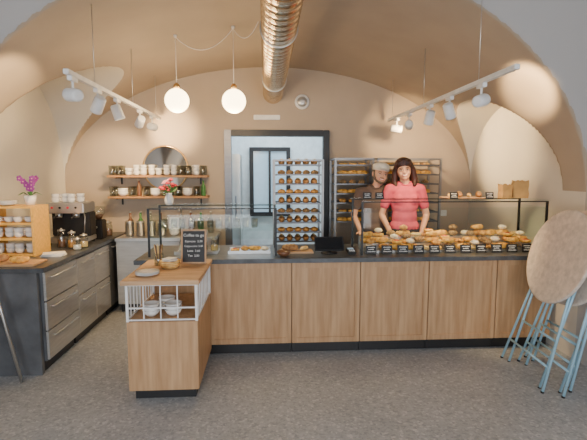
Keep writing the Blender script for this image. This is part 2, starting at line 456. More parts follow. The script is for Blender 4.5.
def price():
    T = Matrix.Rotation(-.2,4,'X')
    b = B(T); b.box(-.052,.052,-.003,.003,.0,.080,m_black,.001)
    o = b.obj('price_sign', label='small black chalk price card standing before the pastries', cat='sign', group='chalk price cards')
    b = B(T)
    for z,w in ((.062,.034),(.043,.026),(.022,.036)):
        x = -w
        while x < w:
            s = random.uniform(.005,.010); b.box(x,x+s,-.0042,-.0031,z-.0045,z+.0045*random.uniform(.2,1),m_chalk); x += s+.003
    b.obj('chalk_writing', o); return o
p0 = price(); p0.location = (.99,4.045,.901)
for i in range(1,11): dup(p0, (.99+i*.153,4.045,.901), random.uniform(-.08,.08))

# top of right case
zt = 1.411
for x in (.98,1.10,1.84,2.20): dup(p0, (x,4.2,zt), 0, 'small black chalk card standing on the glass shelf', .8)
B().box(-.21,.21,-.12,.12,0,.008,m_oakh,.003).obj('serving_board', loc=(2.00,4.33,zt), label='wooden board with flat breads on glass shelf', cat='board')
for i in range(4): pastry('bread_loaf' if i%2 else 'baguette_roll', (1.85+.10*i,4.33,zt+.009), 1.3, 'on the glass shelf', .7)
def bag(loc, rot, s, label):
    b = B(); prof = [(0,1),(.25,1.03),(.5,.98),(.78,1.06),(1,1.0)]
    w, d, h = .075*s,.045*s,.17*s; vs = []; n = 16
    for j,(t,k) in enumerate(prof):
        for i in range(n):
            a = 2*pi*i/n; ca, sa = math.cos(a), math.sin(a)
            q = 1/max(abs(ca),abs(sa))**.8
            jag = (.012*math.sin(i*2.4) if j == 4 else 0)
            vs.append((w*k*ca*q+random.uniform(-.003,.003), d*k*sa*q+random.uniform(-.003,.003), h*t+jag))
    fs = [(j*n+i,j*n+(i+1)%n,(j+1)*n+(i+1)%n,(j+1)*n+i) for j in range(4) for i in range(n)] + [tuple(range(n))[::-1]]
    b.poly(vs, fs, m_paper)
    return b.obj('paper_bag', loc=loc, rot=rot, label=label, cat='bag', group='paper bags on the glass shelf')
bag((2.38,4.25,zt),.2,.8,'crumpled brown paper bag standing on glass shelf')
bag((2.55,4.28,zt),-.3,1,'tall open kraft paper bag on glass shelf')

# ---------------------------------------------------------------- racks with trays
def rack(x0,x1,y0,y1,h,lab):
    t = thing('tray_rack', lab, 'rack', ((x0+x1)/2,(y0+y1)/2,0)); w=(x1-x0)/2; d=(y1-y0)/2
    for sx in (-1,1):
        for sy in (-1,1):
            B().box(sx*w-.0125,sx*w+.0125,sy*d-.0125,sy*d+.0125,.10,h,m_rack).obj('post', t)
            B().lathe([(.03,-.012),(.04,-.01),(.04,.01),(.03,.012)], m_black, (sx*(w-.0),sy*d,.042), 14, Matrix.Rotation(pi/2,3,'Y')).obj('caster', t)
            B().box(sx*w-.02,sx*w+.02,sy*d-.016,sy*d+.016,.084,.10,m_rack).obj('caster_plate', t)
    for z in (.13,h-.01):
        for sy in (-1,1): B().box(-w+.013,w-.013,sy*d-.008,sy*d+.008,z-.01,z+.01,m_rack).obj('crossbar', t)
        for sx in (-1,1): B().box(sx*w-.008,sx*w+.008,-d+.013,d-.013,z-.01,z+.01,m_rack).obj('crossbar', t)
    z = .25
    while z < h-.06:
        for sx in (-1,1):
            B().box(min(sx*(w-.013),sx*(w-.035)),max(sx*(w-.013),sx*(w-.035)),-d+.013,d-.013,z-.003,z,m_rack).obj('tray_runner', t)
        z += .115
    return t
def tray(x0,x1,y0,y1,z):
    w=(x1-x0)/2-.017; d=(y1-y0)/2-.005; b=B()
    b.box(-w,w,-d,d,0,.004,m_steeld)
    for s in(-1,1):
        b.box(-w,w,min(s*d,s*(d-.004)),max(s*d,s*(d-.004)),.004,.018,m_steeld); b.box(min(s*w,s*(w-.004)),max(s*w,s*(w-.004)),-d+.004,d-.004,.004,.018,m_steeld)
    return b.obj('baking_tray', loc=((x0+x1)/2,(y0+y1)/2,z), label='flat metal baking tray slid into the rack', cat='tray', group='baking trays in the racks')
rack(.10,.68,5.24,5.62,1.82,'tall steel bakery rack filled with trays of bread')
for i in range(9):
    z = .25+.115*(i+5)
    if z > 1.75: break
    tray(.10,.68,5.24,5.62,z)
    k = ['bread_loaf','bread_roll','bread_loaf','seeded_roll'][i%4]
    n = 5
    for j in range(n):
        if k == 'bread_loaf': pastry(k, (.39+(j-2)*.099, 5.37, z+.005), pi/2+random.uniform(-.06,.06), 'on the rack', 1)
        else: pastry(k, (.39+(j-2)*.100, 5.33, z+.005), random.uniform(0,1), 'on the rack', 1)
rack(.84,1.30,5.30,5.70,1.84,'steel bakery rack holding trays of pastries behind the staff')
rack(1.36,2.14,5.30,5.70,1.84,'wide steel bakery rack holding trays of baked bread')
for (x0,x1) in ((.84,1.30),(1.36,2.14)):
    for i,z in enumerate((1.055,1.17,1.285,1.40,1.515,1.63,1.745)):
        zz = .25+.115*round((z-.25)/.115)
        if zz > 1.76: continue
        tray(x0,x1,5.30,5.70,zz)
        w = x1-x0; n = int((w-.1)/.115)
        for j in range(n):
            k = ['croissant','danish_pastry','bread_roll','croissant','seeded_roll'][(i) % 5]
            pastry(k, ((x0+x1)/2+(j-(n-1)/2)*.117, 5.40-(.03 if k=='croissant' else 0), zz+.005), 0, 'on the rack', .95)

# ---------------------------------------------------------------- counter centre items
b = thing('cash_register','black touch-screen till on a stand','till',(.60,4.12,.90))
B().lathe([(.08,0),(.08,.01),(.02,.016),(.018,.05)], m_black).obj('base', b)
B(Matrix.Translation((0,0,.09)) @ Matrix.Rotation(-.45,4,'X')).box(-.14,.14,-.008,.008,-.07,.07,m_black,.004).obj('screen_housing', b)
B(Matrix.Translation((0,0,.09)) @ Matrix.Rotation(-.45,4,'X')).box(-.13,.13,-.0095,-.0085,-.06,.06,m_screen).obj('screen', b)
b = thing('card_terminal','small black card payment terminal on counter','card terminal',(.80,4.06,.90))
B(Matrix.Translation((0,0,.012)) @ Matrix.Rotation(.12,4,'X')).box(-.038,.038,-.07,.07,0,.03,m_black,.006).obj('body', b)
B(Matrix.Translation((0,0,.012)) @ Matrix.Rotation(.12,4,'X')).box(-.028,.028,.01,.055,.0305,.032,m_kglass).obj('screen', b)
k = B()
for i in range(3):
    for j in range(3): k.box(-.025+.019*i,-.013+.019*i,-.055+.018*j,-.045+.018*j,.036,.0425,m_steel)
k.obj('keypad', b)
B().box(-.16,.16,-.10,.10,0,.015,m_oakh,.004).obj('serving_board', loc=(.29,4.20,.90), label='wooden board with cut bread on counter', cat='board')
pastry('bread_loaf',(.23,4.20,.916),.1,'on the counter',.8); pastry('baguette_roll',(.37,4.22,.916),.8,'on the counter',.7)
def bowl(mat, r=.06, h=.045):
    return B().lathe([(r*.45,0),(r*.8,h*.4),(r,h),(r*.95,h),(r*.74,h*.45),(.001,h*.15)], mat, seg=24).mesh('bowl')
bm_ = bowl(m_brownc,.065,.05); mk('bowl', bm_, None, (.16,3.98,.90), 0, 'dark brown ceramic bowl on counter', 'bowl')
# left case contents
b = B(); b.box(-.2,.2,-.12,.12,0,.012,m_steel,.003)
for s in (-1,1): b.box(-.2,.2,min(s*.12,s*.115),max(s*.12,s*.115),.012,.03,m_steel)
t1 = b.obj('serving_tray', loc=(-.16,4.24,.90), label='shallow steel tray in glass case', cat='tray', group='steel trays in the glass case')
dup(t1, (-.66,4.24,.90))
for i in range(4): pastry(['danish_pastry','bread_roll','croissant','sugared_bun'][i], (-.30+.095*i,4.22,.913), 0, 'in the glass case', .8)
def jar(loc, h, r, label, lid=True, fill=None):
    t = thing('storage_jar', label, 'jar', loc)
    B().lathe([(r*.9,0),(r,.01),(r,h*.75),(r*.8,h*.85),(r*.8,h)], m_jar).obj('body', t)
    if fill: B().lathe([(r*.82,.006),(r*.86,.012),(r*.86,h*.5)], fill).obj('contents', t)
    if lid: B().lathe([(r*.84,h),(r*.84,h+.012),(r*.2,h+.02),(r*.2,h+.03)], m_steel).obj('lid', t)
    return t
for i in range(4): jar((-.80+.10*i,4.25,.913+.0), .11,.036,'glass storage jar with steel lid in case', True, [m_wpaper,m_crust,m_brownc,m_pale][i])
gl = B().lathe([(.022,0),(.03,.005),(.034,.09),(.031,.09),(.027,.01),(.001,.008)], m_jar, seg=16).mesh('drinking_glass')
for i in range(11): mk('drinking_glass', gl, None, (-.96+.085*i,4.2+.04*(i%2),1.141), 0, 'clear drinking glass on the case shelf', 'glass', 'glasses on the case shelf')

# flower vase on the left case
t = thing('flower_vase','white vase with red and pink flower bouquet on glass case','flowers',(-.93,4.30,1.356))
B().lathe([(.03,0),(.04,.02),(.042,.06),(.028,.10),(.032,.115),(.026,.112),(.02,.09),(.001,.08)], m_porc).obj('vase', t)
st = B(); fl = B(); lf = B()
for i in range(15):
    a = i*2.4; r = .02+.065*((i*37)%10)/10; z = .14+.11*((i*53)%10)/10
    p = (r*math.cos(a), r*math.sin(a), z); st.tube([(0,0,.09),(p[0]*.4,p[1]*.4,.12),p], .0025, m_leaf, 5)
    mm = m_red if i%3 else m_pinkf
    fl.ell((p[0],p[1],p[2]+.006),(.018,.018,.014), mm, 10)
    for k in range(5):
        q = k*2*pi/5; fl.ell((p[0]+.014*math.cos(q),p[1]+.014*math.sin(q),p[2]),(.011,.011,.006), mm, 8)
    e = Vector((math.cos(a+1)*.095, math.sin(a+1)*.095, .13+.05*math.sin(i)))
    lf.poly([(0,0,.11), Vector(e)*.6+Vector((.018,0,.05)), e+Vector((0,0,.01)), Vector(e)*.6+Vector((-.018,.01,.05))], [(0,1,2,3)], m_leaf)
st.obj('stem', t); fl.obj('blossom', t); lf.obj('leaf', t)

# front unit things
bw = bowl(m_porc,.065,.05)
for i,(x,y) in enumerate(((-.86,3.26),(-.70,3.27),(-.78,3.42))):
    for j in range(3): mk('bowl', bw, None, (x,y,.601+j*.024), 0, 'white porcelain bowl stacked in barred compartment','bowl','bowls in the barred compartment')
t = thing('plate_basket','round wicker basket with napkins on oak worktop','basket',(-.77,3.52,.911))
b = B().lathe([(.06,0),(.075,.03),(.082,.055),(.078,.055),(.07,.03),(.001,.006)], m_pale, seg=24)
for z,r in ((.012,.066),(.026,.075),(.04,.080),(.055,.082)): b.tube([(r*math.cos(a*pi/12),r*math.sin(a*pi/12),z) for a in range(24)], .004, m_crust, 6, True)
b.obj('basket', t)
b = B()
for i in range(5): b.box(-.045,.045,-.04,.04,.02+.012*i,.028+.012*i,m_wpaper,R=Matrix.Rotation(i*.3,3,'Z'))
b.obj('napkin', t)
pl = B().lathe([(.04,0),(.085,.012),(.088,.015),(.04,.006),(.001,.006)], m_porc, seg=24).mesh('plate')
for i in range(3): mk('plate', pl, None, (-.88,3.26,.911+.008*i), 0, 'white porcelain side plate on oak worktop','plate','plates on the oak worktop')
t = thing('straw_jar','clear glass jar holding wooden stirrers on worktop','jar',(-.88,3.62,.911))
B().lathe([(.035,0),(.038,.005),(.038,.10),(.035,.10),(.033,.008),(.001,.006)], m_jar).obj('jar', t)
b = B()
for i in range(9):
    a = i*.7; b.tube([(.012*math.cos(a),.012*math.sin(a),.01),(.035*math.cos(a),.035*math.sin(a),.17)], .003, m_pale if i%2 else m_brownc, 5)
b.obj('stirrer', t)
t = thing('chalkboard_sign','framed black chalkboard menu standing on oak worktop','sign',(-.605,3.66,.911),-.06)
T = Matrix.Rotation(-.14,4,'X')
B(T).box(-.092,.092,-.004,.004,.012,.27,m_black).obj('board', t)
B(T).box(-.105,-.092,-.008,.008,.0,.285,m_oak).box(.092,.105,-.008,.008,.0,.285,m_oak).box(-.092,.092,-.008,.008,.0,.013,m_oak).box(-.092,.092,-.008,.008,.272,.285,m_oak).obj('frame', t)
B().tube([(0,.045,.26),(0,.10,.008)], .005, m_oak).obj('stand', t)
for s,z,sz in (('Coffee to go',.235,.034),('Espresso  2,30',.185,.025),('Cappuccino 3,40',.145,.023),('Latte  3,60',.105,.025),('Tee  2,80',.065,.025)):
    p = T @ Vector((0,-.0052,z)); text(s, sz, m_chalk, t, p, (pi/2-.14,0,0))

# ---------------------------------------------------------------- left counter run
def facex(t, y0,y1,z0,z1, name, mat):
    p = B().box(0,.02,y0+.004,y1-.004,z0,z1,mat,.003).obj(name, t)
    B().tube([(.02,y0+.08,z1-.05),(.045,y0+.08,z1-.05),(.045,y1-.08,z1-.05),(.02,y1-.08,z1-.05)], .007, m_steel, 8).obj('handle', p)
    return p
t = thing('drawer_cabinet','brushed metal counter cabinet with three drawers','cabinet',(-1.83,3.65,0))
B().box(-.66,0,0,.615,.1,.86,m_slate2).obj('body', t); B().box(-.64,-.04,.02,.60,0,.1,m_kick).obj('toe_kick', t)
for z0,z1 in ((.11,.35),(.36,.60),(.61,.85)): facex(t,0,.615,z0,z1,'drawer',m_brush)
t = thing('undercounter_fridge','stainless undercounter refrigerator with two doors','refrigerator',(-1.83,4.27,0))
B().box(-.66,0,0,.86,.1,.86,m_steeld).obj('body', t); B().box(-.64,-.04,.02,.84,0,.1,m_kick).obj('toe_kick', t)
for y0,y1 in ((0,.43),(.43,.86)):
    for z0,z1 in ((.11,.47),(.48,.84)): facex(t,y0,y1,z0,z1,'door',m_brush)
t = thing('corner_cabinet','dark cabinet with plain door in counter corner','cabinet',(-1.83,5.135,0))
B().box(-.66,0,0,.64,.1,.86,m_slate2).obj('body', t); B().box(-.64,-.04,.02,.62,0,.1,m_kick).obj('toe_kick', t)
facex(t,0,.62,.11,.85,'door',m_slate2)
B().box(-2.53,-1.85,3.60,3.645,0,.86,m_slate2,.002).obj('counter_end_panel', label='dark marbled end panel of the side counter', cat='panel')
B().box(-2.53,-1.79,3.59,5.79,.862,.90,m_slate,.004).obj('counter_worktop', label='dark slate worktop along the side wall', cat='worktop')
t = thing('back_counter','steel-topped back counter with sink faucet and doors','counter',(-1.18,5.22,0))
B().box(-.58,.56,.02,.56,.1,.86,m_steeld).obj('body', t); B().box(-.56,.54,.05,.54,0,.1,m_kick).obj('toe_kick', t)
for i in range(3): B().box(-.578+.38*i,-.202+.378*i,0,.019,.105,.855,m_brush,.003).obj('door', t)
B().box(-.585,.58,-.02,.57,.862,.90,m_steel,.003).obj('worktop', t)
B().tube([(.1,.48,.9),(.1,.48,1.15),(.1,.44,1.21),(.1,.37,1.22),(.1,.32,1.18)], .011, m_steel).lathe([(.025,.9),(.025,.92)], m_steel, (.1,.48,0)).obj('faucet', t)

# yellow shelf crate
t = thing('wooden_shelf','yellow pine three-tier shelf standing on counter','shelf',(-2.32,4.26,.901))
for x in (-.2,.2): B().box(x-.009,x+.009,-.15,.15,0,.46,m_pine).obj('side', t)
for z in (.012,.16,.30,.45): B().box(-.19,.19,-.15,.15,z-.009,z+.009,m_pine).obj('shelf', t)
cup = B().lathe([(.02,0),(.034,.012),(.04,.05),(.037,.05),(.03,.014),(.001,.008)], m_porc, seg=18)
cup.tube([(.036,0,.042),(.056,0,.040),(.056,0,.020),(.034,0,.016)], .004, m_porc, 6); cupm = cup.mesh('cup')
for z in (.022,.170,.310):
    for i in range(4):
        for j in range(2 if z < .3 else 1): mk('cup', cupm, None, (-2.46+.09*i,4.18+.02*(i%2),.901+z+.04*j), random.uniform(0,3), 'white porcelain coffee cup on the pine shelf','cup','cups on the pine shelf')
for k in range(5): mk('plate', pl, None, (-2.40,4.25,1.362+.008*k), 0, 'white porcelain plate on top of pine shelf','plate','plates on the pine shelf')
# orchid
t = thing('potted_orchid','purple orchid in white pot on the pine shelf','plant',(-2.22,4.30,1.361))
B().lathe([(.04,0),(.055,.09),(.05,.09),(.04,.02),(.001,.015)], m_porc).obj('pot', t)
b = B()
for i in range(6):
    a = i*1.05; d = Vector((math.cos(a),math.sin(a),0)); s = Vector((-d.y,d.x,0))*.02
    b.poly([Vector((0,0,.08)), d*.06+s+Vector((0,0,.12)), d*.12+Vector((0,0,.09)), d*.06-s+Vector((0,0,.12))], [(0,1,2,3)], m_leaf)
b.obj('leaf', t)
st = B(); fl = B()
for i in range(3):
    a = 1.2+2*i; e = []
    for k in range(6): q = k/5; e.append((math.cos(a)*.09*q*q+.01*i, math.sin(a)*.07*q*q, .08+.20*q-.03*q*q))
    st.tube(e, .0025, m_leaf, 5)
    for k in range(2,6):
        c = Vector(e[k])
        for j in range(5): q = j*2*pi/5; fl.ell(c+Vector((.017*math.cos(q), -.008, .017*math.sin(q))),(.013,.005,.013), m_purple, 8)
        fl.ell(c+Vector((0,-.014,0)),.007,m_pinkf,8)
st.obj('stem', t); fl.obj('blossom', t)
B().box(-.24,.24,-.12,.12,0,.018,m_oakh,.004).obj('cutting_board', loc=(-2.14,3.78,.901), label='oak cutting board with bread on side counter', cat='board')
pastry('bread_loaf',(-2.25,3.78,.920),.2,'on the cutting board',.9); pastry('croissant',(-2.04,3.72,.920),.4,'on the cutting board')
b = B()
for i in range(5): b.box(-.09,.09,-.07,.07,.006*i,.006*i+.005,m_wpaper,R=Matrix.Rotation(.1*i,3,'Z'))
b.obj('paper_stack', loc=(-1.96,4.14,.901), label='stack of white paper napkins on counter', cat='napkins')
# coffee machine
t = thing('coffee_machine','black and steel espresso machine on side counter','coffee machine',(-2.10,4.86,.901))
B().box(-.20,.20,-.17,.17,.03,.08,m_steel,.006).obj('drip_tray', t)
B().box(-.20,.20,.0,.17,.08,.34,m_blackm,.01).obj('body', t)
B().box(-.20,.20,-.15,.17,.34,.45,m_steel,.012).obj('head', t)
for x in (-.17,.17):
    for y in (-.14,.14): B().lathe([(.018,0),(.018,.03)], m_black, (x,y,0), 10).obj('foot', t)
for x in (-.09,.09):
    g = B().lathe([(.03,.29),(.035,.31),(.035,.34)], m_steel, (x,-.07,0), 16).obj('group_head', t)
    B().tube([(x,-.105,.31),(x,-.20,.295)], .011, m_black).obj('portafilter', g)
B().tube([(.19,-.12,.34),(.21,-.15,.30),(.20,-.16,.14)], .005, m_steel).obj('steam_wand', t)
for i in range(4): B().lathe([(.012,0),(.012,.008)], m_black if i%2 else m_red, (-.12+.08*i,-.15,.40), 10, Matrix.Rotation(pi/2,3,'X')).obj('button', t)
for i in range(4):
    for j in range(2): mk('cup', cupm, None, (-2.22+.08*i,4.80+.05*(i%2),1.352+.04*j), i, 'white porcelain cup on top of coffee machine','cup','cups on the coffee machine')
t = thing('coffee_grinder','black coffee grinder with clear bean hopper','grinder',(-1.94,5.22,.901))
B().box(-.06,.06,-.08,.08,0,.22,m_blackm,.01).obj('body', t)
B().lathe([(.03,.22),(.07,.30),(.07,.37),(.001,.37)], m_jar).obj('hopper', t)
B().lathe([(.028,.222),(.055,.285)], m_brownc).obj('beans', t)
B().tube([(0,-.081,.14),(0,-.12,.14)], .012, m_steel).obj('spout', t)
jar((-1.91,5.42,.901),.16,.05,'glass jar with steel lid beside the grinder',True,m_brownc)
for i,(x,y,h,f) in enumerate(((-1.87,4.60,.12,m_pale),(-1.98,4.58,.15,m_crust),(-2.09,4.60,.17,m_brownc),(-1.88,4.46,.10,m_wpaper),(-2.02,5.44,.14,m_pale),(-2.14,5.40,.18,m_crustd))):
    jar((x,y,.901),h,.043,'glass jar of dry goods by the coffee machine',True,f)
bt = {}
for i,mm in enumerate((m_brownc,m_leaf,m_jar)):
    bt[i] = B().lathe([(.034,0),(.036,.01),(.036,.15),(.014,.20),(.013,.26)], mm, seg=16).lathe([(.015,.26),(.015,.275)], m_steel, seg=12).mesh('bottle')
for i in range(9):
    if 3 < i < 6: continue
    mk('bottle', bt[i%3], None, (-1.70+.125*i,5.62,.901), 0, ['dark brown glass syrup bottle','green glass bottle','clear glass bottle'][i%3]+' on back counter','bottle','bottles on the back counter')
can = B().lathe([(.045,0),(.05,.004),(.05,.15),(.052,.152),(.052,.172),(.045,.176)], m_steel, seg=24).mesh('canister')
for i in range(4): mk('canister', can, None, (-1.66+.13*i,5.44,.901), 0, 'round brushed steel canister with lid on back counter','canister','canisters on the back counter')
for k in range(6): mk('plate', pl, None, (-.80,5.42,.901+.008*k), 0, 'white porcelain plate stacked on back counter','plate','plates on the back counter')
for i in range(4):
    for j in range(2): mk('bowl', bw, None, (-1.12+.0*j,5.42,.901+.024*(i*2+j)), 0, 'white porcelain bowl stacked on back counter','bowl','bowls on the back counter')
for z in (1.345,1.605):
    t = thing('wall_shelf','wooden wall shelf on brackets holding cups and glasses','shelf',(-1.34,5.68,z),group='wall shelves')
    B().box(-.61,.61,-.12,.115,0,.025,m_shelf,.003).obj('board', t)
    for x in (-.5,.5): B().box(x-.01,x+.01,-.1,.115,-.012,-.001,m_blackm).box(x-.01,x+.01,.103,.115,-.09,-.012,m_blackm).obj('bracket', t)
tg = B().lathe([(.03,0),(.034,.005),(.04,.12),(.037,.12),(.031,.008),(.001,.006)], m_jar, seg=16).mesh('tall_glass')
for i in range(13):
    x = -1.90+.093*i
    if i in (0,1,9,10,12):
        for yy in (5.61,5.72): mk('drinking_glass', tg, None, (x,yy,1.631), 0, 'tall clear glass on upper wall shelf','glass','glasses on the wall shelves')
        continue
    for j in range(3 if i%4 != 2 else 2): mk('cup', cupm, None, (x,5.66+.03*(i%2),1.631+j*.040), .3*i, 'white porcelain cup stacked on wall shelf','cup','cups on the wall shelves')
for i in range(12):
    x = -1.89+.10*i
    if i%4 == 1:
        for j in range(3): mk('bowl', bw, None, (x,5.66,1.371+j*.024), 0, 'white porcelain bowl stacked on wall shelf','bowl','bowls on the wall shelf')
        continue
    if i in (3,11):
        o = mk('bottle', bt[0 if i == 3 else 1], None, (x,5.66,1.371), 0, 'small glass bottle on wall shelf','bottle','bottles on the wall shelf'); o.scale = (.8,.8,.75); continue
    for yy in (5.61,5.71): mk('drinking_glass', tg, None, (x+(.02 if i%4==2 else -.01),yy,1.371), 0, 'tall clear glass on wall shelf','glass','glasses on the wall shelves')
t = thing('round_mirror','round wall mirror with thin brass rim','mirror',(-1.28,5.78,1.72))
R = Matrix.Rotation(pi/2,3,'X')
B().lathe([(.272,-.01),(.272,.006)], m_mirror, seg=48, R=R).obj('glass', t)
B().tube([(.28*math.cos(a*pi/24),-.0,.28*math.sin(a*pi/24)) for a in range(48)], .012, m_brass, 8, True).obj('frame', t)
t = thing('wall_vent','round grey ventilation valve on the wall','vent',(.475,5.79,2.57))
B().lathe([(.095,-.008),(.095,.01),(.07,.02)], m_whitep, seg=28, R=R).obj('ring', t)
B().lathe([(.066,.022),(.062,.034),(.02,.038)], m_brush, seg=28, R=R).obj('cone', t)
t = thing('emergency_light','slim white emergency lamp on wall above doorway','lamp',(.02,5.77,2.37))
B().box(-.17,.17,-.01,.025,-.03,.03,m_whitep,.006).obj('housing', t)
B().box(-.15,.15,-.016,-.011,-.02,.02,m_porc).obj('diffuser', t)
t = thing('wall_socket','white wall socket plate','socket',(2.40,5.79,1.12))
B().box(-.04,.04,-.008,.005,-.04,.04,m_whitep,.004).obj('plate', t); B().box(-.02,.02,-.011,-.0085,-.02,.02,m_porc,.002).obj('rocker', t)

# ---------------------------------------------------------------- duct
b = B(); y = .6; R = Matrix.Rotation(-pi/2,3,'X'); prof = []
while y < 5.70:
    prof += [(.123,y),(.123,y+.088),(.1255,y+.092),(.1255,y+.098)]; y += .10
prof += [(.123,5.79)]
b.lathe(prof, m_galv, (.10,0,2.67), 40, R)
t = thing('ventilation_duct','round galvanised metal duct hanging below the ceiling','duct',(0,0,0))
b.obj('pipe', t)
for yy in (1.5,3.2,4.9):
    B().tube([(.1+.131*math.cos(a*pi/16),yy,2.67+.131*math.sin(a*pi/16)) for a in range(32)], .005, m_steel, 6, True).obj('clamp', t)
    zc = max(zm(.1,yy),zB(yy)); B().tube([(.1,yy,2.80),(.1,yy,zc)], .005, m_steel).obj('hanger', t)

# ---------------------------------------------------------------- pendants
for k,(x,yy) in enumerate(((-.867,4.5),(-.309,4.5))):
    zc = zm(x,yy); t = thing('pendant_lamp','opal glass globe pendant lamp hanging on a cord','lamp',(x,yy,2.37),group='globe pendants')
    B().ell((0,0,0), .118, m_globe, 28).obj('shade', t)
    B().lathe([(.03,.113),(.03,.15),(.01,.17)], m_brass).obj('cap', t)
    B().tube([(0,0,.17),(0,0,zc-2.37)], .003, m_cable, 6).obj('cord', t)
    B().lathe([(.004,-.03),(.015,-.02),(.018,0)], m_cable, (0,0,zc-2.37), 12).obj('ceiling_hook', t)
def sag(p,q,d,n=14):
    p=Vector(p);q=Vector(q); return [p.lerp(q,i/n)-Vector((0,0,d*4*(i/n)*(1-i/n))) for i in range(n+1)]
z1 = zm(-.867,4.5)-.02; z2 = zm(-.309,4.5)-.02; z3 = zm(-.02,4.4)-.01
B().tube(sag((-.867,4.5,z1),(-.309,4.5,z2),.16)+sag((-.309,4.5,z2),(-.06,4.4,z3),.12)[1:], .0035, m_cable, 6).obj('pendant_cable', label='pale electrical cable swagged between pendant hooks', cat='cable')

# ---------------------------------------------------------------- track lights
def track(x,y0,y1,z):
    t = thing('lighting_track','white suspended lighting track below the vault','lighting track',(x,0,z),group='lighting tracks')
    B().box(-.018,.018,y0,y1,0,.032,m_whitep,.002).obj('rail', t)
    for yy in (y0+.5,(y0+y1)/2+.2,y1-.15):
        zc = max(zm(x,yy),zB(yy)); B().tube([(0,yy,.032),(0,yy,zc-z)], .003, m_steel, 6).obj('suspension_wire', t)
def spot(x,y,z,tgt,energy,blend=.6,ang=62):
    t = thing('spotlight','white cylindrical spotlight clipped to a lighting track','spotlight',(x,y,z),group='track spotlights')
    B().box(-.016,.016,-.05,.05,-.03,-.001,m_whitep,.002).obj('adapter', t)
    B().tube([(0,0,-.03),(0,0,-.075)], .008, m_whitep).obj('arm', t)
    d = (Vector(tgt)-Vector((x,y,z-.11))).normalized(); q = d.to_track_quat('Z','Y').to_matrix()
    B().lathe([(.030,-.07),(.042,-.06),(.046,.05),(.046,.06),(.040,.058),(.038,.05)], m_whitep, (0,0,-.12), 20, q).obj('lamp_head', t)
    B().lathe([(.036,.045),(.036,.05)], m_lens, (0,0,-.12), 20, q).obj('lens', t)
    L = bpy.data.lights.new('spot','SPOT'); L.energy = energy; L.color = (1,.68,.34); L.spot_size = math.radians(ang); L.spot_blend = blend; L.shadow_soft_size = .04
    lo = bpy.data.objects.new('spot_lamp', L); C.objects.link(lo); lo.parent = t; lo.location = Vector((0,0,-.12))+d*.075
    lo.rotation_euler = d.to_track_quat('-Z','Y').to_euler()
track(-1.30,3.05,5.60,2.31); track(1.55,2.70,5.55,2.30)
for y,tg,e,a in ((3.15,(-2.15,3.85,2.35),130,44),(3.60,(-2.2,4.4,.9),80,62),(4.05,(-.9,4.2,.9),60,62),(4.75,(-1.9,5.8,1.6),110,70),(5.25,(-1.2,5.8,2.2),60,80)):
    spot(-1.30,y,2.31,tg,e,.7,a)
for y,tg,e,a in ((3.15,(2.32,3.82,2.42),330,36),(3.70,(2.2,4.2,.9),100,62),(4.15,(1.5,4.6,1.2),95,70),(4.75,(1.9,5.8,2.1),80,80),(5.20,(2.75,5.0,2.0),150,70)):
    spot(1.55,y,2.30,tg,e,.7,a)

# ---------------------------------------------------------------- folded tables
def ftable(loc, yaw, lean, label):
    t = thing('folding_table', label, 'table', loc, 0, 'folded bistro tables')
    t.rotation_euler = Euler((lean,0,yaw),'XYZ')
    R = Matrix.Rotation(pi/2,3,'X')
    B().lathe([(.375,-.012),(.39,-.008),(.39,.008),(.375,.012)], m_laminate, (0,-.012,1.03), 56, R).obj('tabletop', t)
    for sx,x0,x2,dy in ((-1,.19,.32,.03),(1,.19,.32,.03),(-1,.25,.24,.055),(1,.25,.24,.055)):
        y = .012+dy-.02
        B().tube([(sx*x0,y,1.28 if dy<.04 else 1.16),(sx*x2,y,.014)], .0105, m_blue).obj('leg', t)
        B().ell((sx*x2,y,.012),(.014,.014,.012), m_black, 8).obj('foot_cap', t)
    for xx,dy,z in ((.19,.03,1.28),(.30,.03,.20),(.25,.055,1.16),(.242,.055,.40)):
        y = .012+dy-.02
        B().tube([(-xx,y,z),(xx,y,z)], .010, m_blue).obj('crossbar', t)
    return t
for i,(x,y) in enumerate(((2.08,3.38),(2.19,3.30),(2.30,3.38))):
    ftable((x,y,0), math.radians(-93), math.radians(-16), ['folded round bistro table with pale blue legs','folded round bistro table leaning behind another','folded round bistro table leaning near the wall'][i])

# folding chair at the side counter (mostly beyond frame)
t = thing('folding_chair','grey metal folding chair standing beside side counter','chair',(-2.16,3.34,0))
for y in (.12,-.28):
    B().tube([(.22,y,.012),(.10,y,.60),(.02,y,.95)], .013, m_steel).obj('leg', t)
    B().tube([(-.24,y+.03*(1 if y<0 else -1),.012),(.06,y+.03*(1 if y<0 else -1),.52)], .013, m_steel).obj('leg', t)
B().box(-.26,.06,-.245,.085,.535,.555,m_laminate,.004).obj('seat', t)
B().box(.0,.02,-.265,.105,.80,.93,m_laminate,.004).obj('backrest', t)

# ---------------------------------------------------------------- people
def hand(b, w, d, n, s, curl=.35):
    d=Vector(d).normalized(); n=Vector(n); n=(n-d*n.dot(d)).normalized(); sd=d.cross(n).normalized()*s; w=Vector(w)
    R=Matrix((sd,d,n)).transposed()
    b.ell(w+d*.045,(.038,.052,.015),m_skin,12,R)
    for i,(o,L) in enumerate(((.028,.068),(.0095,.078),(-.0095,.072),(-.028,.056))):
        p=w+d*.082+sd*o; q=p+d*L*.5+sd*o*.15-n*.004; r=q+(d*math.cos(curl)-n*math.sin(curl))*L*.5
        b.cap(p,q,.0090,.0085,m_skin,8); b.cap(q,r,.0085,.0070,m_skin,8)
    p=w+d*.025+sd*.026; q=p+(d*.6+sd*.8)*.035; r=q+(d*.9+sd*.3)*.030
    b.cap(p,q,.0125,.010,m_skin,8); b.cap(q,r,.010,.008,m_skin,8)

